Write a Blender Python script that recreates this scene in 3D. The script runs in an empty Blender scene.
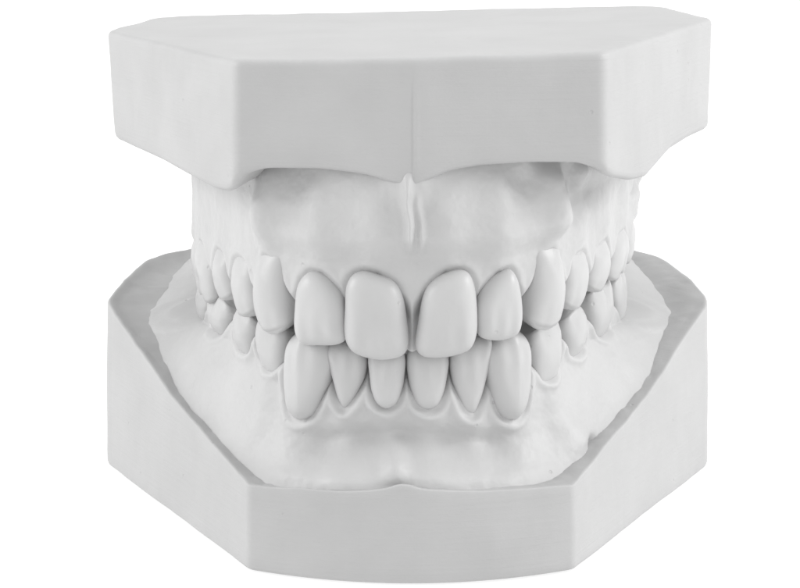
import bpy, math
import numpy as np

S = 0.00125                      # one modelling unit in metres
F = 2110.0                       # focal length in photo pixels (800 wide)
CAM = np.array([0.0, -237.0, 72.3])
HOR = 158.4
C = bpy.context.scene.collection

# ------------------------------------------------------------------ helpers
def zat(py, y):
    return CAM[2] - (py + HOR) * (y + 237.0) / F
def xat(px, y):
    return (px - 400.0) * (y + 237.0) / F
def smooth(a, b, x):
    t = np.clip((x - a) / (b - a), 0, 1)
    return t * t * (3 - 2 * t)
def gauss(x, w):
    return np.exp(-(x / w) ** 2)

_rng = np.random.RandomState(7)
_G = _rng.rand(32, 32, 32) * 2 - 1
def vnoise(p):
    p = np.asarray(p, float)
    i = np.floor(p).astype(int); f = p - i; f = f * f * (3 - 2 * f)
    o = 0
    for dx in (0, 1):
        for dy in (0, 1):
            for dz in (0, 1):
                w = (f[..., 0] if dx else 1 - f[..., 0]) * (f[..., 1] if dy else 1 - f[..., 1]) * (f[..., 2] if dz else 1 - f[..., 2])
                o = o + w * _G[(i[..., 0] + dx) % 32, (i[..., 1] + dy) % 32, (i[..., 2] + dz) % 32]
    return o
def fbm(p, sc, oct=3):
    o = 0; a = 1.0
    for k in range(oct):
        o = o + a * vnoise(np.asarray(p) * sc + 11.3 * k); a *= .5; sc *= 2.1
    return o

def link_mesh(name, V, faces, mat, parent=None):
    me = bpy.data.meshes.new(name)
    me.from_pydata([tuple(v) for v in (np.asarray(V) * S).tolist()], [], faces)
    me.validate(); me.update()
    for p in me.polygons: p.use_smooth = True
    o = bpy.data.objects.new(name, me); C.objects.link(o)
    me.materials.append(mat)
    if parent: o.parent = parent
    return o
def fix_normals(o):
    import bmesh
    b = bmesh.new(); b.from_mesh(o.data)
    bmesh.ops.recalc_face_normals(b, faces=b.faces); b.to_mesh(o.data); b.free()
def grid_faces(n, m, wrap_n=False, wrap_m=False):
    f = []
    for i in range(n if wrap_n else n - 1):
        a = (i + 1) % n
        for j in range(m if wrap_m else m - 1):
            b = (j + 1) % m
            f.append((i * m + j, a * m + j, a * m + b, i * m + b))
    return f
def catmull(P, n, closed=False):
    P = np.asarray(P, float); N = len(P); out = []
    segs = N if closed else N - 1
    for k in range(segs):
        if closed:
            a, b, c, d = P[(k - 1) % N], P[k], P[(k + 1) % N], P[(k + 2) % N]
        else:
            b, c = P[k], P[k + 1]
            a = P[k - 1] if k > 0 else 2 * b - c
            d = P[k + 2] if k + 2 < N else 2 * c - b
        # centripetal-like parametrisation through Barry-Goldman
        t0 = 0; t1 = t0 + max(np.linalg.norm(b - a), 1e-6) ** .5; t2 = t1 + max(np.linalg.norm(c - b), 1e-6) ** .5; t3 = t2 + max(np.linalg.norm(d - c), 1e-6) ** .5
        for q in range(n):
            t = t1 + (t2 - t1) * q / n
            A1 = (t1 - t) / (t1 - t0) * a + (t - t0) / (t1 - t0) * b
            A2 = (t2 - t) / (t2 - t1) * b + (t - t1) / (t2 - t1) * c
            A3 = (t3 - t) / (t3 - t2) * c + (t - t2) / (t3 - t2) * d
            B1 = (t2 - t) / (t2 - t0) * A1 + (t - t0) / (t2 - t0) * A2
            B2 = (t3 - t) / (t3 - t1) * A2 + (t - t1) / (t3 - t1) * A3
            out.append((t2 - t) / (t2 - t1) * B1 + (t - t1) / (t2 - t1) * B2)
    if not closed: out.append(P[-1])
    return np.array(out)
def resample(P, n, closed=False):
    P = np.asarray(P, float)
    Q = np.vstack([P, P[:1]]) if closed else P
    L = np.concatenate([[0], np.cumsum(np.linalg.norm(np.diff(Q, axis=0), axis=1))])
    t = np.linspace(0, L[-1], n + 1)[:-1] if closed else np.linspace(0, L[-1], n)
    return np.stack([np.interp(t, L, Q[:, k]) for k in range(Q.shape[1])], 1)

# ------------------------------------------------------------------ materials
def plaster(name, col, rough, grain, streak=0.0, coarse=0.25):
    m = bpy.data.materials.new(name); m.use_nodes = True
    nt = m.node_tree; N = nt.nodes; L = nt.links
    b = N['Principled BSDF']
    tc = N.new('ShaderNodeTexCoord')
    n1 = N.new('ShaderNodeTexNoise'); n1.inputs['Scale'].default_value = 2600; n1.inputs['Detail'].default_value = 3
    n2 = N.new('ShaderNodeTexNoise'); n2.inputs['Scale'].default_value = 90; n2.inputs['Detail'].default_value = 5
    mp = N.new('ShaderNodeMapping'); mp.inputs['Scale'].default_value = (60, 60, 2200)
    n3 = N.new('ShaderNodeTexNoise'); n3.inputs['Scale'].default_value = 1; n3.inputs['Detail'].default_value = 3
    for n in (n1, n2): L.new(tc.outputs['Object'], n.inputs['Vector'])
    L.new(tc.outputs['Object'], mp.inputs['Vector']); L.new(mp.outputs[0], n3.inputs['Vector'])
    cr = N.new('ShaderNodeMapRange'); cr.inputs['To Min'].default_value = col * .955; cr.inputs['To Max'].default_value = col * 1.04
    cr.inputs['From Min'].default_value = .3; cr.inputs['From Max'].default_value = .7
    L.new(n2.outputs['Fac'], cr.inputs['Value'])
    cc = N.new('ShaderNodeCombineColor')
    for k in range(3): L.new(cr.outputs[0], cc.inputs[k])
    L.new(cc.outputs[0], b.inputs['Base Color'])
    rr = N.new('ShaderNodeMapRange'); rr.inputs['To Min'].default_value = rough - .07; rr.inputs['To Max'].default_value = rough + .07
    L.new(n2.outputs['Fac'], rr.inputs['Value']); L.new(rr.outputs[0], b.inputs['Roughness'])
    b.inputs['Specular IOR Level'].default_value = .45
    b.inputs['Subsurface Weight'].default_value = .25
    b.inputs['Subsurface Radius'].default_value = (1, 1, 1)
    b.inputs['Subsurface Scale'].default_value = .0006
    vo = N.new('ShaderNodeTexVoronoi'); vo.inputs['Scale'].default_value = 420; L.new(tc.outputs['Object'], vo.inputs['Vector'])
    vr = N.new('ShaderNodeMapRange'); vr.inputs['From Min'].default_value = .03; vr.inputs['From Max'].default_value = .12
    vr.inputs['To Min'].default_value = 0; vr.inputs['To Max'].default_value = 1; L.new(vo.outputs['Distance'], vr.inputs['Value'])
    sp = N.new('ShaderNodeSeparateColor'); L.new(vo.outputs['Color'], sp.inputs[0])
    gt = N.new('ShaderNodeMath'); gt.operation = 'LESS_THAN'; gt.inputs[1].default_value = .88; L.new(sp.outputs[0], gt.inputs[0])
    mx = N.new('ShaderNodeMath'); mx.operation = 'MAXIMUM'; L.new(vr.outputs[0], mx.inputs[0]); L.new(gt.outputs[0], mx.inputs[1])
    bpit = N.new('ShaderNodeBump'); bpit.inputs['Strength'].default_value = .5; bpit.inputs['Distance'].default_value = .00022; L.new(mx.outputs[0], bpit.inputs['Height'])
    last = bpit
    for node, dist, st in ((n1, .00003, grain), (n2, .0004, coarse), (n3, .00006, streak)):
        if st <= 0: continue
        bp = N.new('ShaderNodeBump'); bp.inputs['Strength'].default_value = st; bp.inputs['Distance'].default_value = dist
        L.new(node.outputs['Fac'], bp.inputs['Height'])
        if last: L.new(last.outputs[0], bp.inputs['Normal'])
        last = bp
    L.new(last.outputs[0], b.inputs['Normal'])
    return m
M_BASE = plaster('trimmed_plaster', .45, .55, .55, .9, .25)
M_GUM = plaster('cast_plaster', .50, .5, .5, 0, .4)
M_TOOTH = plaster('polished_plaster', .50, .40, .4, 0, .25)

# ------------------------------------------------------------------ arch
class Arch:
    def __init__(self, st):
        P = catmull(st, 24); self.P = resample(P, 1200)
        d = np.gradient(self.P, axis=0); d /= np.linalg.norm(d, axis=1)[:, None]
        self.T = d; self.N = np.stack([d[:, 1], -d[:, 0]], 1)      # outward (towards -y at the front)
        self.s = np.concatenate([[0], np.cumsum(np.linalg.norm(np.diff(self.P, axis=0), axis=1))])
    def near(self, p):
        i = int(np.argmin(np.linalg.norm(self.P - np.asarray(p), axis=1)))
        return self.s[i], self.P[i], self.T[i], self.N[i]
    def at(self, s):
        f = lambda A: np.stack([np.interp(s, self.s, A[:, 0]), np.interp(s, self.s, A[:, 1])], -1)
        return f(self.P), f(self.T), f(self.N)

def sdf_poly(pu, pz, poly):
    d2 = np.full(pu.shape, 1e9); ins = np.zeros(pu.shape, bool)
    n = len(poly)
    for i in range(n):
        a = poly[i]; b = poly[(i + 1) % n]
        e = b - a; wx = pu - a[0]; wz = pz - a[1]
        t = np.clip((wx * e[0] + wz * e[1]) / (e @ e + 1e-12), 0, 1)
        d2 = np.minimum(d2, (wx - e[0] * t) ** 2 + (wz - e[1] * t) ** 2)
        c = ((a[1] > pz) != (b[1] > pz))
        with np.errstate(divide='ignore', invalid='ignore'):
            xi = (b[0] - a[0]) * (pz - a[1]) / (b[1] - a[1] + 1e-12) + a[0]
        ins ^= c & (pu < xi)
    d = np.sqrt(d2); return np.where(ins, -d, d)

class Tooth: pass
def make_tooth(arch, parent, kind, px, y, up, outline=None, dims=None, T=1.6, twist=0.0, shift=0.0, tilt=0.0, seed=0):
    """outline: photo-pixel points; dims: (width, cervical py, cusp py) for the side teeth"""
    t = Tooth()
    p = np.array([xat(px, y), y])
    s, P, tt, nn = arch.near(p)
    a = math.radians(twist); R = np.array([[math.cos(a), -math.sin(a)], [math.sin(a), math.cos(a)]])
    u = R @ tt; n = R @ nn
    P = P + nn * shift
    t.s = s; t.P = P; t.u = u; t.n = n
    if outline is not None:
        pts = []
        for (qx, qy) in outline:
            d = np.array([(qx - 400) / F, 1.0, -(qy + HOR) / F])
            k = ((P[0] - CAM[0]) * n[0] + (P[1] - CAM[1]) * n[1] - T * .55 * -1) / (d[0] * n[0] + d[1] * n[1])
            h = CAM + d * k
            pts.append(((h[0] - P[0]) * u[0] + (h[1] - P[1]) * u[1], h[2]))
        ol = catmull(pts, 10, True)
    else:
        w, pc, pe = dims; zc = zat(pc, P[1]); ze = zat(pe, P[1]); w2 = w / 2
        c = -1 if up else 1; H = abs(zc - ze)
        def Q(a_, b_): return (a_ * w2, zc + c * b_ * H)
        if kind == 'molar':
            T_ = [(-.62, .02), (-.3, -.05), (0, .03), (.3, -.05), (.62, .02), (.85, .25), (1, .55), (.93, .82), (.62, 1.0), (.3, .96), (0, .84), (-.3, .98), (-.6, 1.02), (-.92, .84), (-1, .55), (-.85, .25)]
        else:
            T_ = [(-.5, .05), (0, -.04), (.5, .05), (.8, .28), (1, .55), (.92, .78), (.5, .92), (.05, 1.03), (-.45, .92), (-.92, .78), (-1, .55), (-.8, .28)]
        ol = catmull([Q(*q) for q in T_], 8, True)
    ol = resample(ol, 72, True)
    t.ol = ol; t.u0, t.u1 = ol[:, 0].min(), ol[:, 0].max(); t.z0, t.z1 = ol[:, 1].min(), ol[:, 1].max()
    t.w = t.u1 - t.u0; t.uc = (t.u0 + t.u1) / 2
    t.sc = s + t.uc
    t.up = up; t.cerv = t.z1 if up else t.z0; t.edge = t.z0 if up else t.z1
    # centre line for shrinking the rings: a vertical spine so long crowns keep a ridge
    zc0 = (t.z0 + t.z1) / 2; hz = (t.z1 - t.z0) / 2; core = max(hz - t.w * .5, 0) * .55
    spine = np.stack([np.full(72, (ol[:, 0].mean())), np.clip(ol[:, 1], zc0 - core, zc0 + core)], 1)
    rings = []; K = 22
    Tb = 5.2 if kind in ('molar', 'premolar') else 3.2
    post = kind in ('molar', 'premolar')
    for side in (1, -1):
        rr = np.sin(np.linspace(math.pi / 2, 0.02, K))
        if side == -1: rr = rr[1:][::-1]
        else: rr = rr[::-1] if False else rr
        seq = rr if side == 1 else rr
        for r in seq:
            q = spine + (ol - spine) * r
            v = np.clip((q[:, 1] - t.cerv) / (t.edge - t.cerv), 0, 1)   # 0 at the neck, 1 at the edge
            uu = (q[:, 0] - t.uc) / (t.w / 2)
            if side == 1:
                h = T * (1 - r ** 3.0) ** .5
                h = h * (1.0 - .10 * v) + tilt * (v - .35)
                if post:
                    h = h - (.9 * v ** 2.2) * (1 if up else .9) + .25 * (1 - abs(uu)) * v
                else:
                    h = h + .07 * np.cos(uu * 3 * math.pi) * smooth(.25, .8, v) * (1 - r ** 4)
                    if kind == 'canine': h = h + .35 * (1 - np.abs(uu)) * (1 - r ** 3)
            else:
                wedge = 1.0 if post else (1 - .68 * smooth(.1, 1, v))
                h = -Tb * (1 - r ** 2.6) ** .5 * wedge + tilt * (v - .35)
            h = np.broadcast_to(h, (72,))
            X = P[0] + u[0] * q[:, 0] + n[0] * h; Y = P[1] + u[1] * q[:, 0] + n[1] * h
            V = np.stack([X, Y, q[:, 1]], 1)
            nz = fbm(V + seed * 3.7, .45, 2) * .07 * (1 - r ** 2)
            V[:, 0] += n[0] * nz; V[:, 1] += n[1] * nz
            rings.append(V)
    # order: front centre ... outline ... back centre
    front = rings[:K][::-1]; back = rings[K:][::-1]
    allr = front + back
    V = np.vstack(allr); m = 72; nR = len(allr)
    faces = grid_faces(nR, m, False, True)
    faces.append(tuple(range(m))); faces.append(tuple(range((nR - 1) * m, nR * m)))
    t.obj = link_mesh(kind, V, faces, M_TOOTH, parent); fix_normals(t.obj)
    return t

def make_column(arch, parent, kind, px, y, up, W, pc, pe, T=1.6, Tb=5.5, twist=0.0, shift=0.0, seed=0, cusp=1.0, neck=.74, lean=0.0, occ=.5, belly=.84):
    """a side tooth: an upright body with a bulging cheek side and a cusped biting face"""
    t = Tooth(); p = np.array([xat(px, y), y]); s, P, tt, nn = arch.near(p)
    a = math.radians(twist); R = np.array([[math.cos(a), -math.sin(a)], [math.sin(a), math.cos(a)]])
    u = R @ tt; n = R @ nn; P = P + nn * shift
    c = -1 if up else 1
    zc = zat(pc, P[1]); ze = zat(pe, P[1]); H = abs(zc - ze)
    t.s = s; t.P = P; t.u = u; t.n = n; t.up = up; t.cerv = zc; t.edge = ze; t.w = W; t.uc = 0; t.sc = s
    w2 = W / 2
    ol = catmull([(x * w2 * (.78 if kind == 'canine' and b < .1 else 1), zc + c * (b + (.05 if kind == 'canine' and 0 < b < .3 else 0)) * H) for x, b in [(-.5, .03), (0, -.04), (.5, .03), (.78, .22), (.95, .5), (1, .8), (.8, 1), (0, 1.02), (-.8, 1), (-1, .8), (-.95, .5), (-.78, .22)]], 6, True)
    t.ol = ol; t.u0, t.u1, t.z0, t.z1 = ol[:, 0].min(), ol[:, 0].max(), ol[:, 1].min(), ol[:, 1].max()
    m = 64; th = np.linspace(0, 2 * math.pi, m, endpoint=False)
    ex = 2.25 if kind == 'canine' else 2.6
    cs = np.sign(np.cos(th)) * np.abs(np.cos(th)) ** (2 / ex); sn = np.sign(np.sin(th)) * np.abs(np.sin(th)) ** (2 / ex)
    rings = []
    def ring(v):
        hw = w2 * np.interp(v, [-.4, 0, .25, .5, .72, .88, 1], [neck * .9, neck, (neck + 1) / 2, .98, 1.0, (1 + belly) / 2 + .03, belly])
        nb = np.interp(v, [-.4, 0, .2, .42, .7, .88, 1], [-.5, .62, .93, 1.0, .82, .56, .3]) * T + lean * v
        nl = -Tb * np.interp(v, [-.4, 0, .4, .8, 1], [.8, .85, 1, .9, .75])
        mid = -.4
        nn_ = np.where(sn > 0, mid + (nb - mid) * sn, mid + (mid - nl) * sn)
        uu = hw * cs
        # developmental hollows beside the middle ridge of the cheek side
        k = np.clip(sn, 0, 1) ** 2
        if kind == 'molar': nn_ = nn_ - .34 * gauss(uu / w2, .16) * k * smooth(.25, .8, v)
        else: nn_ = nn_ - .14 * (gauss(uu / w2 - .5, .2) + gauss(uu / w2 + .5, .2)) * k * smooth(.3, .9, v)
        return uu, nn_
    def zocc(uu, nn_):
        x = uu / w2
        if kind == 'molar': e = cusp * (.55 * np.minimum(np.abs(np.abs(x) - .5) * 2, 1) ** 1.6)
        else: e = cusp * .95 * np.abs(x) ** 1.5
        depth = np.clip((T - .9 - nn_) / 3.2, 0, 2)
        e = e + occ * np.sin(np.clip(depth, 0, 1) * math.pi) if kind != 'canine' else e + 1.3 * depth
        return e
    vs = np.concatenate([np.linspace(-.4, .9, 22)])
    for v in vs:
        uu, nn_ = ring(v)
        e = zocc(uu, nn_) * smooth(.35, .95, v)
        z = zc + c * (v * H) - c * e * .9
        rings.append((uu, nn_, z))
    uu1, nn1 = ring(.93)
    cn = (T - Tb) / 2 + .4
    for r in (.985, .95, .9, .84, .76, .66, .54, .4, .26, .12, .02):
        uu = uu1 * r; nn_ = cn + (nn1 - cn) * r
        q = 1 - .10 * (r ** 3.5)
        z = zc + c * (H * q) - c * zocc(uu, nn_) * .9
        rings.append((uu, nn_, z))
    Vs = []
    for uu, nn_, z in rings:
        V = np.stack([P[0] + u[0] * uu + n[0] * nn_, P[1] + u[1] * uu + n[1] * nn_, z], 1)
        nz = fbm(V + seed * 3.7, .5, 2) * .10
        V[:, 0] += n[0] * nz; V[:, 1] += n[1] * nz
        Vs.append(V)
    nR = len(Vs); faces = grid_faces(nR, m, False, True)
    faces.append(tuple(range(m))); faces.append(tuple(range((nR - 1) * m, nR * m)))
    t.obj = link_mesh(kind, np.vstack(Vs), faces, M_TOOTH, parent); fix_normals(t.obj)
    return t

# ------------------------------------------------------------------ gum ridge
def make_gum(arch, teeth, parent, up, z_base, z_in, prof, pap, extra, lingual, name='gum'):
    c = -1 if up else 1                                  # crown direction
    n = 1000; m = 130
    s = np.linspace(0, arch.s[-1], n)
    P, T, N = arch.at(s)
    teeth = sorted(teeth, key=lambda t: t.sc)
    # scalloped margin / papilla height along the arch
    xs, zs, pz = [], [], []
    for i, t in enumerate(teeth):
        xs.append(t.sc); zs.append(t.cerv); pz.append(t.cerv)
        if i + 1 < len(teeth):
            b = teeth[i + 1]; mid = (t.sc + t.w / 2 + b.sc - b.w / 2) / 2
            base = (t.cerv + b.cerv) / 2; H = (abs(t.edge - t.cerv) + abs(b.edge - b.cerv)) / 2
            xs.append(mid); zs.append(base); pz.append(base + c * H * pap)
    zm = np.interp(s, xs, zs)                            # smooth margin level
    ker = np.hanning(61); ker /= ker.sum()
    zm = np.convolve(np.pad(zm, 30, mode='edge'), ker, 'valid')
    zp = np.interp(s, xs, pz)
    zb = z_base(s, P)
    if not up:
        kk = np.hanning(91); kk /= kk.sum()
        zb = np.convolve(np.pad(zb, 45, mode='edge'), kk, 'valid')
        zm = np.maximum(zm, zb + 2.6)
        zm = np.convolve(np.pad(zm, 30, mode='edge'), ker, 'valid')                                    # end of the gum at the plaster base
    zcrest = zm + c * (4.5 + (3.6 * gauss(s - US0, 2.2) if up else 0))
    q = np.linspace(0, 1, m)
    Z = zcrest[:, None] + (zb - zcrest)[:, None] * q[None, :]
    H = (Z - zm[:, None]) / (zb - zm)[:, None]           # 0 at margin, 1 at base, <0 crownward
    s2 = np.repeat(s[:, None], m, 1)
    off = prof(s2, np.clip(H, 0, 1), P, H)
    off = off + extra(s2, H, Z)
    # embrasures between crowns
    beyond = (Z - zp[:, None]) * c
    off = off - 1.8 * smooth(-.2, 2.6, beyond)
    # relation to each crown
    sd = np.full(Z.shape, 9.0)
    for t in teeth:
        msk = (np.abs(s2 - t.sc) < t.w / 2 + 4) & (Z > t.z0 - 3) & (Z < t.z1 + 3)
        if not msk.any(): continue
        PX = (P[:, 0][:, None] + N[:, 0][:, None] * off * 0)[msk.nonzero()[0], 0]
        PY = P[msk.nonzero()[0], 1]
        uu = (PX - t.P[0]) * t.u[0] + (PY - t.P[1]) * t.u[1]
        dd = sdf_poly(uu, Z[msk], t.ol)
        cur = sd[msk]; sd[msk] = np.minimum(cur, dd)
    rid = .34 if not up else .12
    fade = 1 - smooth(.3, 2.0, beyond)
    wob = 1 + .6 * vnoise(np.stack([s2 * .45, Z * .5, Z * 0], -1))
    off = off + rid * wob * gauss(sd - .6, .5) * fade - (.12 if not up else .14) * gauss(sd - .05, .28) - 1.6 * np.where(np.abs(s2 - s[-1] / 2) > (14 if up else 0), smooth(-.25, -1.2, sd), smooth(-.1, -1.0, sd))
    # root eminences
    for t in teeth:
        k = (.4 if abs(t.P[0]) < 15 else .15) if not up else (.15 if t.P[0] < -14 else .55)
        off = off + k * gauss(s2 - t.sc, t.w * .30) * smooth(-.05, .15, H) * (1 - smooth(.45, .9, H))
    V = np.stack([P[:, 0][:, None] + N[:, 0][:, None] * off, P[:, 1][:, None] + N[:, 1][:, None] * off, Z], -1)
    live = smooth(-.4, .1, H)
    nz = fbm(V, .22, 2) * .16 * live + fbm(V, 1.0, 3) * .05 * (.4 + .6 * live)
    V[..., 0] += N[:, 0][:, None] * nz; V[..., 1] += N[:, 1][:, None] * nz
    # inner (tongue) side
    mi = 24
    qi = np.linspace(0, 1, mi)
    zi = zb[:, None] + (zcrest - zb)[:, None] * qi[None, :]
    oi = -lingual * (1 - .15 * np.sin(qi * math.pi))[None, :] + 1.2 * (qi ** 3)[None, :]
    oi = np.broadcast_to(oi, zi.shape)
    W = np.stack([P[:, 0][:, None] + N[:, 0][:, None] * oi, P[:, 1][:, None] + N[:, 1][:, None] * oi, zi], -1)
    G = np.concatenate([V, W], 1); M = m + mi
    faces = grid_faces(n, M, False, True)
    faces.append(tuple(range(M))); faces.append(tuple(range((n - 1) * M, n * M)))
    o = link_mesh(name, G.reshape(-1, 3), faces, M_GUM, parent); fix_normals(o)
    return o

# ------------------------------------------------------------------ plaster bases
def round_poly(pts, rad, seg=8):
    out = []; n = len(pts)
    for i in range(n):
        p = np.array(pts[i], float); a = np.array(pts[i - 1], float); b = np.array(pts[(i + 1) % n], float)
        da = (a - p); db = (b - p); la = np.linalg.norm(da); lb = np.linalg.norm(db); da /= la; db /= lb
        r = rad[i] if isinstance(rad, (list, tuple)) else rad
        r = min(r, la * .45, lb * .45)
        A = p + da * r; B = p + db * r
        for k in range(seg + 1):
            t = k / seg; out.append((1 - t) ** 2 * A + 2 * t * (1 - t) * p + t * t * B)
    return np.array(out)
def dense(P, step):
    out = []
    n = len(P)
    for i in range(n):
        a = P[i]; b = P[(i + 1) % n]; L = np.linalg.norm(b - a); k = max(1, int(math.ceil(L / step)))
        for j in range(k): out.append(a + (b - a) * j / k)
    return np.array(out)
def inward(P):
    d = np.roll(P, -1, 0) - np.roll(P, 1, 0); d /= np.linalg.norm(d, axis=1)[:, None]
    n = np.stack([-d[:, 1], d[:, 0]], 1)
    cen = P.mean(0)
    if ((cen - P) * n).sum() < 0: n = -n
    return n

def ring_maker(pts, rad, step):
    pts = np.array(pts, float); n = len(pts)
    e = np.roll(pts, -1, 0) - pts; L = np.linalg.norm(e, axis=1)[:, None]; e = e / L
    nn = np.stack([-e[:, 1], e[:, 0]], 1)
    if ((pts.mean(0) - pts) * nn).sum() < 0: nn = -nn
    base = round_poly(pts, rad); m = len(base)
    cnt = [max(1, int(math.ceil(np.linalg.norm(base[(i + 1) % m] - base[i]) / step))) for i in range(m)]
    def ring(d):
        a = np.roll(nn, 1, 0); b = nn
        k = (a + b); k = k / (1 + (a * b).sum(1))[:, None]
        Q = round_poly(pts + k * d, rad)
        return np.array([Q[i] + (Q[(i + 1) % m] - Q[i]) * j / cnt[i] for i in range(m) for j in range(cnt[i])])
    return ring

# ---------------- upper cast
def empty(name, loc, label, cat):
    o = bpy.data.objects.new(name, None); C.objects.link(o); o.empty_display_size = .01
    o['label'] = label; o['category'] = cat
    return o
upper = empty('upper_dental_cast', (0, 0, 0), 'white plaster cast of the upper teeth and gum under an angular flat-topped block', 'dental cast')
lower = empty('lower_dental_cast', (0, 0, 0), 'white plaster cast of the lower teeth and gum on a block with rounded front', 'dental cast')

UA = Arch([(-24.6, 20), (xat(199, 7), 7), (xat(207, -3), -3), (xat(225, -11), -11), (xat(245, -17), -17), (xat(274, -23.2), -23.2), (xat(318, -27.4), -27.4), (xat(377, -29), -29),
           (xat(447, -29), -29), (xat(503, -27.4), -27.4), (xat(545, -23.2), -23.2), (xat(574, -17), -17), (xat(597, -11), -11), (xat(616, -3), -3), (xat(628, 7), 7), (27.4, 20)])
U = []
def ut(*a, **k): U.append(make_tooth(UA, upper, *a, seed=len(U), **k))
def uc(*a, **k): U.append(make_column(UA, upper, *a, seed=len(U), **k))
uc('molar', 199, 7, True, 8.2, 238, 287, T=1.2, shift=-.25, cusp=1.3, neck=.82)
uc('molar', 206, -3, True, 8.4, 244, 304, T=1.5, shift=-.25, cusp=1.3, neck=.82)
uc('premolar', 225, -11, True, 5.6, 252, 304, T=1.5, shift=-.25, cusp=1.3, neck=.82)
uc('premolar', 246, -17, True, 5.8, 260, 321, T=1.5, shift=-.25, cusp=1.3, neck=.82)
uc('canine', 272, -23.0, True, 5.3, 259, 338, T=1.7, Tb=4.2, cusp=.9, neck=.78, belly=.93)
ut('incisor', 318, -27.4, True, outline=[(296, 283), (306, 273), (317, 275), (329, 286), (338, 301), (341, 325), (341, 341), (334, 346), (315, 347), (298, 345), (292, 334), (292, 308)], T=1.7)
ut('incisor', 377, -29, True, outline=[(346, 287), (352, 277), (363, 273), (379, 277), (394, 284), (402, 298), (406, 320), (408, 347), (403, 357), (386, 362), (366, 360), (351, 353), (344, 340), (344, 310)], T=1.9, shift=.2, twist=4)
ut('incisor', 447, -29, True, outline=[(424, 297), (430, 286), (442, 277), (460, 272), (469, 275), (475, 288), (478, 315), (477, 338), (471, 351), (458, 357), (440, 360), (422, 358), (416, 350), (419, 322)], T=1.9, shift=.35, twist=-6)
ut('incisor', 503, -27.4, True, outline=[(483, 300), (490, 287), (503, 274), (513, 270), (519, 277), (524, 298), (525, 322), (521, 335), (510, 341), (495, 342), (484, 338), (480, 325), (480, 310)], T=1.7, twist=-3)
uc('canine', 544, -23.0, True, 5.5, 254, 334, T=1.7, Tb=4.2, cusp=.7, neck=.78, belly=.94)
uc('premolar', 574, -17, True, 5.8, 254, 314, T=1.5, shift=-.25, cusp=1.3, neck=.82)
uc('premolar', 597, -11, True, 6.0, 243, 296, T=1.5, shift=-.25, cusp=1.3, neck=.82)
uc('molar', 617, -3, True, 8.0, 232, 281, T=1.5, shift=-.25, cusp=1.3, neck=.82)
uc('molar', 628, 7, True, 8.0, 222, 264, T=1.2, shift=-.25, cusp=1.3, neck=.82)

US0 = UA.near((xat(412, -29.2), -29.2))[0]
UCL = UA.near((xat(270, -23.2), -23.2))[0]
UCR = UA.near((xat(550, -22.8), -22.8))[0]
def u_prof(s, h, P, Hraw):
    x = h
    o = .15 + 1.15 * smooth(.08, .34, x) - 1.7 * smooth(.5, 1.12, x)
    side = smooth(10, 22, np.abs(s - US0))
    return o * (1 - side) + (.55 + .5 * x - .5 * smooth(.7, 1, x)) * side
def u_extra(s, H, Z):
    d = s - US0
    dw = d + .16 * np.sin(Z * .7) + .05 * np.sin(Z * 2.1)
    o = 1.35 * gauss(dw, .75 + 2.4 * np.clip(H, 0, 1.1) ** 2.4) * smooth(.5, .95, H)
    o = o + .85 * gauss(dw + .35, .5 - .15 * np.clip(1 - H, 0, 1)) * smooth(.1, .32, H) * (1 - .8 * smooth(.72, .95, H))
    o = o + .4 * gauss(dw - .85 + .4 * H, .35) * smooth(.1, .25, H) * (1 - smooth(.5, .8, H))
    o = o + 1.3 * gauss(d, 1.3) * smooth(-.15, -.6, H)
    for c0, a in ((UCL, 1.0), (UCR, 1.0)):
        sg = 1 if c0 < US0 else -1                    # +1: front lies at larger s
        o = o + (.95 + .15 * np.sin(Z * 1.1 + c0)) * gauss(s - c0 - sg * (.25 * np.sin(Z * .9) + .4), 1.8) * smooth(.06, .42, H) * (1 - smooth(.75, 1.05, H))
        o = o - .35 * gauss(s - c0 - sg * 4.3, 2.4) * smooth(.3, .5, H)
    rt = smooth(9, 13, s - US0)
    pp = np.stack([s * .33, Z * .42, Z * 0 + 4.4], -1)
    o = o + rt * .9 * vnoise(pp) * smooth(.1, .35, H)
    return o
def u_base(s, P): return np.full(s.shape, 41.0)
make_gum(UA, U, upper, True, u_base, None, u_prof, .34, u_extra, 9.0)

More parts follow.
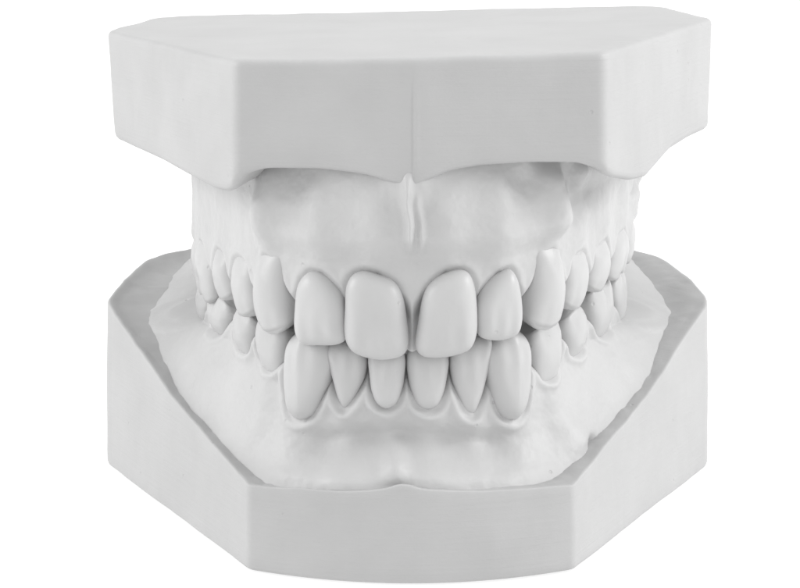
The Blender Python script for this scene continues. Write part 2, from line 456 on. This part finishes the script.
def upper_base():
    pts = [(-16.4, -28.3), (1.2, -30.9), (20.3, -28.3), (36.3, 7.5), (33.2, 26), (30, 28), (-27.5, 28), (-31, 26), (-34, 8)]
    R = ring_maker(pts, [.8, 1.5, .8, 1.6, 3, 2, 2, 3, .8], .35); P = R(0)
    n = len(P); I = inward(P); x, y = P[:, 0], P[:, 1]
    ztop = 51.1 + .021 * (x - 1)
    # lower rim of the block: arches up either side of the frenum and droops at the two front corners
    zbot = np.full(n, 37.5)
    front = y < -27.2
    fx = np.array([-16.6, -15.4, -13.5, -8, -3.5, -.8, 1.2, 2.6, 5, 8, 13, 18, 20.5])
    fz = np.array([38.2, 39.4, 39.9, 39.95, 39.5, 38.7, 38.1, 38.9, 39.9, 40.35, 40.55, 40.45, 39.6])
    zf = np.interp(x, fx, fz)
    left = x < 0
    zl = np.interp(y, [-28.4, -26.5, -23, -8, 2, 8, 20], [38.2, 37.2, 36.9, 37.5, 37.5, 37.6, 37.9])
    zr = np.interp(y, [-28.4, -26.0, -20, -15.5, -12, -7, 0, 8, 20], [39.6, 38.6, 37.3, 36.9, 37.6, 38.6, 38.9, 38.9, 38.9])
    zs = np.where(left, zl, zr)
    k = smooth(-27.4, -28.4, y)
    zbot = zf * k + zs * (1 - k)
    ker = np.hanning(9); ker /= ker.sum()
    zbot = np.convolve(np.concatenate([zbot[-4:], zbot, zbot[:4]]), ker, 'valid')
    rows = []
    # under face, inside to rim
    prof = [('f', 2.0, 'b'), (4.5, 1.1, 'b'), (3.0, .75, 'b'), (2.0, .45, 'b'), (1.2, .2, 'b'), (.7, .12, 'b'), (.35, .25, 'b'), (.1, .55, 'b'), (0, .95, 'b')]
    cen = np.array([1.0, 0.0])
    for d, dz, _ in prof:
        if d == 'f':
            rows.append(np.column_stack([cen + (P - cen) * .5, zbot + dz])); continue
        rows.append(np.column_stack([R(d), zbot + dz]))
    for t in np.linspace(.12, .9, 14):
        z = (zbot + .95) * (1 - t) + (ztop - .7) * t
        rows.append(np.column_stack([P, z]))
    for d, dz in ((0, .7), (.06, .42), (.2, .2), (.42, .06), (.8, .0), (2, 0.02), (4, .05)):
        rows.append(np.column_stack([R(d), ztop - dz]))
    for r in range(len(rows)):
        z = rows[r][:, 2]; k = np.clip((51 - z) / 13.5, 0, 1) * smooth(-20, 8, rows[r][:, 1])
        rows[r][:, 0] += np.where(rows[r][:, 0] < 0, .85, -.45) * k
    for f in (.78, .6, .4, .2, .04):
        Q = cen + (P - cen) * f
        rows.append(np.column_stack([Q, 51.1 + .021 * (Q[:, 0] - 1) - .05]))
    V = np.array(rows)                                 # rows x n x 3
    for r in range(len(prof), len(rows)):
        nz = fbm(V[r], .09, 2) * .10 + fbm(V[r], .45, 2) * .03
        V[r][:, 0] -= I[:, 0] * nz; V[r][:, 1] -= I[:, 1] * nz
        V[r][:, 1] += (.10 * gauss(V[r][:, 0] - 1.25, .16) - .07 * gauss(V[r][:, 0] - 1.6, .25)) * (V[r][:, 1] < -25) * smooth(52, 46, V[r][:, 2])
        if r > len(rows) - 12: V[r][:, 2] += fbm(V[r], .1, 2) * .08 + fbm(V[r], .7, 2) * .025
    faces = grid_faces(len(rows), n, False, True)
    faces.append(tuple(range(n))); faces.append(tuple(range((len(rows) - 1) * n, len(rows) * n)))
    o = link_mesh('base', V.reshape(-1, 3), faces, M_BASE, upper); fix_normals(o)
upper_base()

# ---------------- lower cast
LA = Arch([(-22.0, 29.5), (-22.6, 20), (xat(207, 5), 5), (xat(222, -6), -6), (xat(248, -14), -14), (xat(272, -19.6), -19.6), (xat(303, -24.2), -24.2), (xat(344, -26.4), -26.4), (xat(385, -27), -27),
           (xat(429, -27), -27), (xat(472, -26.4), -26.4), (xat(513, -24.2), -24.2), (xat(546, -19.6), -19.6), (xat(571, -14), -14), (xat(598, -6), -6), (xat(616, 5), 5), (25.2, 20), (25.2, 29.5)])
Lw = []
def lt(*a, **k): Lw.append(make_tooth(LA, lower, *a, seed=40 + len(Lw), **k))
def lc(*a, **k): Lw.append(make_column(LA, lower, *a, seed=40 + len(Lw), **k))
lc('molar', 207, 5, False, 8.6, 318, 279, T=1.3)
lc('molar', 222, -6, False, 8.0, 330, 290, T=1.4)
lc('premolar', 248, -14, False, 5.6, 348, 302, T=1.5)
lc('premolar', 275, -19.6, False, 5.8, 366, 308, T=1.3)
lt('canine', 303, -24.2, False, outline=[(284, 345), (292, 334), (305, 328), (318, 336), (325, 350), (326, 368), (322, 386), (315, 405), (307, 418), (296, 422), (286, 413), (282, 392), (281, 368)], T=1.7, twist=4)
lt('incisor', 344, -26.4, False, outline=[(324, 350), (330, 343), (345, 341), (360, 345), (366, 358), (365, 374), (359, 390), (352, 403), (344, 410), (338, 402), (332, 382), (327, 364)], T=1.3, twist=8, shift=-.25)
lt('incisor', 385, -27, False, outline=[(367, 358), (370, 350), (385, 348), (400, 350), (404, 360), (403, 378), (400, 394), (395, 405), (386, 410), (377, 406), (371, 394), (368, 374)], T=1.3, twist=-6, shift=.25)
lt('incisor', 429, -27, False, outline=[(408, 360), (411, 350), (428, 347), (445, 350), (450, 360), (448, 380), (444, 397), (438, 408), (428, 411), (419, 407), (413, 394), (409, 376)], T=1.4, twist=6, shift=-.1)
lt('incisor', 472, -26.4, False, outline=[(451, 360), (455, 345), (472, 338), (488, 338), (495, 345), (492, 362), (487, 382), (481, 402), (473, 416), (465, 413), (459, 400), (453, 380)], T=1.3, twist=-7, shift=-.3)
lt('canine', 513, -24.2, False, outline=[(492, 366), (493, 350), (501, 338), (514, 330), (526, 334), (533, 346), (534, 368), (532, 390), (527, 410), (519, 421), (508, 420), (500, 408), (495, 388)], T=1.7, twist=-4)
lc('premolar', 543, -19.6, False, 5.7, 375, 313, T=1.2)
lc('premolar', 571, -14, False, 5.6, 351, 301, T=1.5)
lc('molar', 598, -6, False, 8.0, 331, 276, T=1.4)
lc('molar', 615, 5, False, 8.6, 318, 266, T=1.3)

LS0 = LA.near((xat(407, -27), -27))[0]
LSm = LA.s[-1]
_ys = [-30, -28, -24.5, -17, -6.6, 1, 13, 30]
def rim_z(x, y):
    z = np.interp(y, [-33, -30.5, -28, -10, 8, 14, 30], [9.5, 9.0, 8.5, 12.7, 19.0, 20.2, 21.3])
    return z
def _soft(a, X, Y):
    return sum(np.interp(np.clip(a + k, 0, 1), X, Y) for k in np.linspace(-.16, .16, 17)) / 17
def l_off(s):
    a = np.abs(s - LS0) / (LSm / 2)
    return _soft(a, [0, .14, .25, .37, .5, .65, .8, 1], [4.0, 4.0, 3.7, 4.1, 5.4, 6.7, 7.4, 6.2])
def l_base(s, P):
    off = l_off(s)
    a = np.abs(s - LS0) / (LSm / 2)
    yb = P[:, 1] - off * np.interp(a, [0, .2, .4, 1], [1, .9, .4, .1])
    return rim_z(0, yb) - np.interp(a, [0, .2, .4, 1], [.3, .9, 1.2, 1.4])
def l_prof(s, h, P, Hraw):
    a = np.abs(s - LS0) / (LSm / 2)
    e = np.interp(a, [0, .2, .4, .7, 1], [2.0, 1.9, 1.0, .62, .6])
    off = l_off(s)
    return .45 + off * h ** e
def l_extra(s, H, Z):
    d = s - LS0
    o = 1.6 * gauss(d + .9 + .3 * (1 - H), .45 + 1.3 * np.clip(H, 0, 1) ** 1.5) * smooth(.28, .6, H) * (1 - smooth(.62, .95, H))
    o = o + .55 * (gauss(d - 3.2, 1.8) + gauss(d + 5.2, 2.0)) * gauss(H - .8, .16)
    o = o + .35 * gauss(H - .8, .12) * (1 - smooth(9, 14, np.abs(d)))
    o = o - 1.5 * gauss(H - .4, .2) * (1 - smooth(8, 13, np.abs(d)))
    o = o + .8 * gauss(s - LA.near((xat(545, -19), -19))[0], 2.2) * gauss(H - .75, .2)
    o = o - .9 * gauss(s - LA.near((xat(556, -17), -17))[0], 1.0) * gauss(H - .93, .08)
    return o
make_gum(LA, Lw, lower, False, l_base, None, l_prof, .30, l_extra, 8.0)

def lower_base():
    arc = []
    x0, x1 = -15.1, 17.2
    for t in np.linspace(0, 1, 13):
        x = x0 + (x1 - x0) * t
        arc.append((x, -28 - 4.0 * (1 - (2 * t - 1) ** 2)))
    pts = arc + [(36.1, 8), (32.5, 24), (27, 30), (-24.5, 30), (-31, 24), (-34.2, 8)]
    rad = [.5] + [2] * 11 + [.5] + [2.2, 5, 4, 4, 5, 1.2]
    R = ring_maker(pts, rad, .35); P = R(0)
    n = len(P); I = inward(P)
    zr = rim_z(P[:, 0], P[:, 1])
    zr = zr + fbm(np.column_stack([P, zr]), .25, 3) * .22
    fr = smooth(-27.5, -29, P[:, 1])
    zr = zr + fr * (1.0 * gauss(P[:, 0] - .3, 1.5) - .35 * gauss(P[:, 0] + 6, 3.5) - .3 * gauss(P[:, 0] - 7, 4))
    rows = []; Fp = []
    rows.append(np.column_stack([np.array([1., 0.]) + (P - np.array([1., 0.])) * .3, np.zeros(n)]))
    for d, z in ((1.2, 0), (.4, .06), (.12, .22), (0, .55)):
        rows.append(np.column_stack([R(d), np.full(n, z)]))
    for t in np.linspace(.08, .93, 12):
        rows.append(np.column_stack([P, .55 * (1 - t) + (zr - .35) * t]))
    st = len(rows)
    side = smooth(-29, -24, P[:, 1])
    right = smooth(-4, 4, P[:, 0])
    for d, dl, dr in ((0, .3, .3), (.04, .14, .14), (.12, .04, .04), (.22, 0, 0), (.36, .04, .02), (.6, .2, .07), (1.0, .48, .16), (1.5, .78, .3), (2.1, 1.05, .5), (2.8, 1.3, .85), (3.6, 1.5, 1.25), (4.6, 1.6, 1.6), (6, 1.7, 1.75), (8, 1.8, 1.8)):
        Q = R(d); dz = dl * (1 - right) + dr * right
        z = rim_z(Q[:, 0], Q[:, 1]) * .5 + zr * .5 - dz * (.4 + .22 * side)
        rows.append(np.column_stack([Q, z]))
    rows.append(np.column_stack([np.array([1., 0.]) + (P - np.array([1., 0.])) * .55, zr - 2.5]))
    V = np.array(rows)
    for r in range(3, len(rows)):
        nz = fbm(V[r], .09, 2) * .10 + fbm(V[r], .45, 2) * .03
        V[r][:, 0] -= I[:, 0] * nz; V[r][:, 1] -= I[:, 1] * nz
        if r > st + 5: V[r][:, 2] += fbm(V[r], .5, 3) * .14
    faces = grid_faces(len(rows), n, False, True)
    faces.append(tuple(range(n))); faces.append(tuple(range((len(rows) - 1) * n, len(rows) * n)))
    o = link_mesh('base', V.reshape(-1, 3), faces, M_BASE, lower); fix_normals(o)
lower_base()

# ------------------------------------------------------------------ added glowing white surface, so the cast throws no shadow below
def table():
    m = bpy.data.materials.new('added_white_glow'); m.use_nodes = True
    b = m.node_tree.nodes['Principled BSDF']
    b.inputs['Base Color'].default_value = (.3, .3, .3, 1); b.inputs['Roughness'].default_value = .6
    b.inputs['Emission Color'].default_value = (1, 1, 1, 1); b.inputs['Emission Strength'].default_value = .76  # added glow: keeps the ground white and lights the cast from below
    me = bpy.data.meshes.new('added_glow_table'); X = 3.0
    me.from_pydata([(-X, -2.0, -.0001), (X, -2.0, -.0001), (X, 4, -.0001), (-X, 4, -.0001)], [], [(0, 1, 2, 3)])
    o = bpy.data.objects.new('added_glow_table', me); C.objects.link(o); me.materials.append(m)
    o['kind'] = 'structure'
table()

# ------------------------------------------------------------------ light
w = bpy.data.worlds.new('World'); bpy.context.scene.world = w; w.use_nodes = True
w.node_tree.nodes['Background'].inputs[0].default_value = (1, 1, 1, 1)
w.node_tree.nodes['Background'].inputs[1].default_value = 1.0
def area(name, loc, target, sx, sy, power):
    l = bpy.data.lights.new(name, 'AREA'); l.shape = 'RECTANGLE'; l.size = sx; l.size_y = sy; l.energy = power
    o = bpy.data.objects.new(name, l); C.objects.link(o); o.location = loc
    from mathutils import Vector
    d = Vector(target) - Vector(loc); o.rotation_euler = d.to_track_quat('-Z', 'Y').to_euler()
area('softbox', (-.60, -.03, .34), (0, 0, .03), .35, .35, 2.1)
area('softbox', (.57, -.05, .37), (0, 0, .03), .28, .30, 2.55)

# ------------------------------------------------------------------ camera
cd = bpy.data.cameras.new('camera'); cam = bpy.data.objects.new('camera', cd); C.objects.link(cam)
cam.location = tuple(CAM * S); cam.rotation_euler = (math.pi / 2, 0, 0)
cd.sensor_width = 36; cd.lens = 36 * F / 800; cd.shift_y = -(294 + HOR) / 800
cd.clip_start = .01; cd.clip_end = 50
bpy.context.scene.camera = cam
sc = bpy.context.scene
sc.view_settings.view_transform = 'Standard'; sc.view_settings.look = 'None'; sc.view_settings.exposure = 0; sc.view_settings.gamma = 1
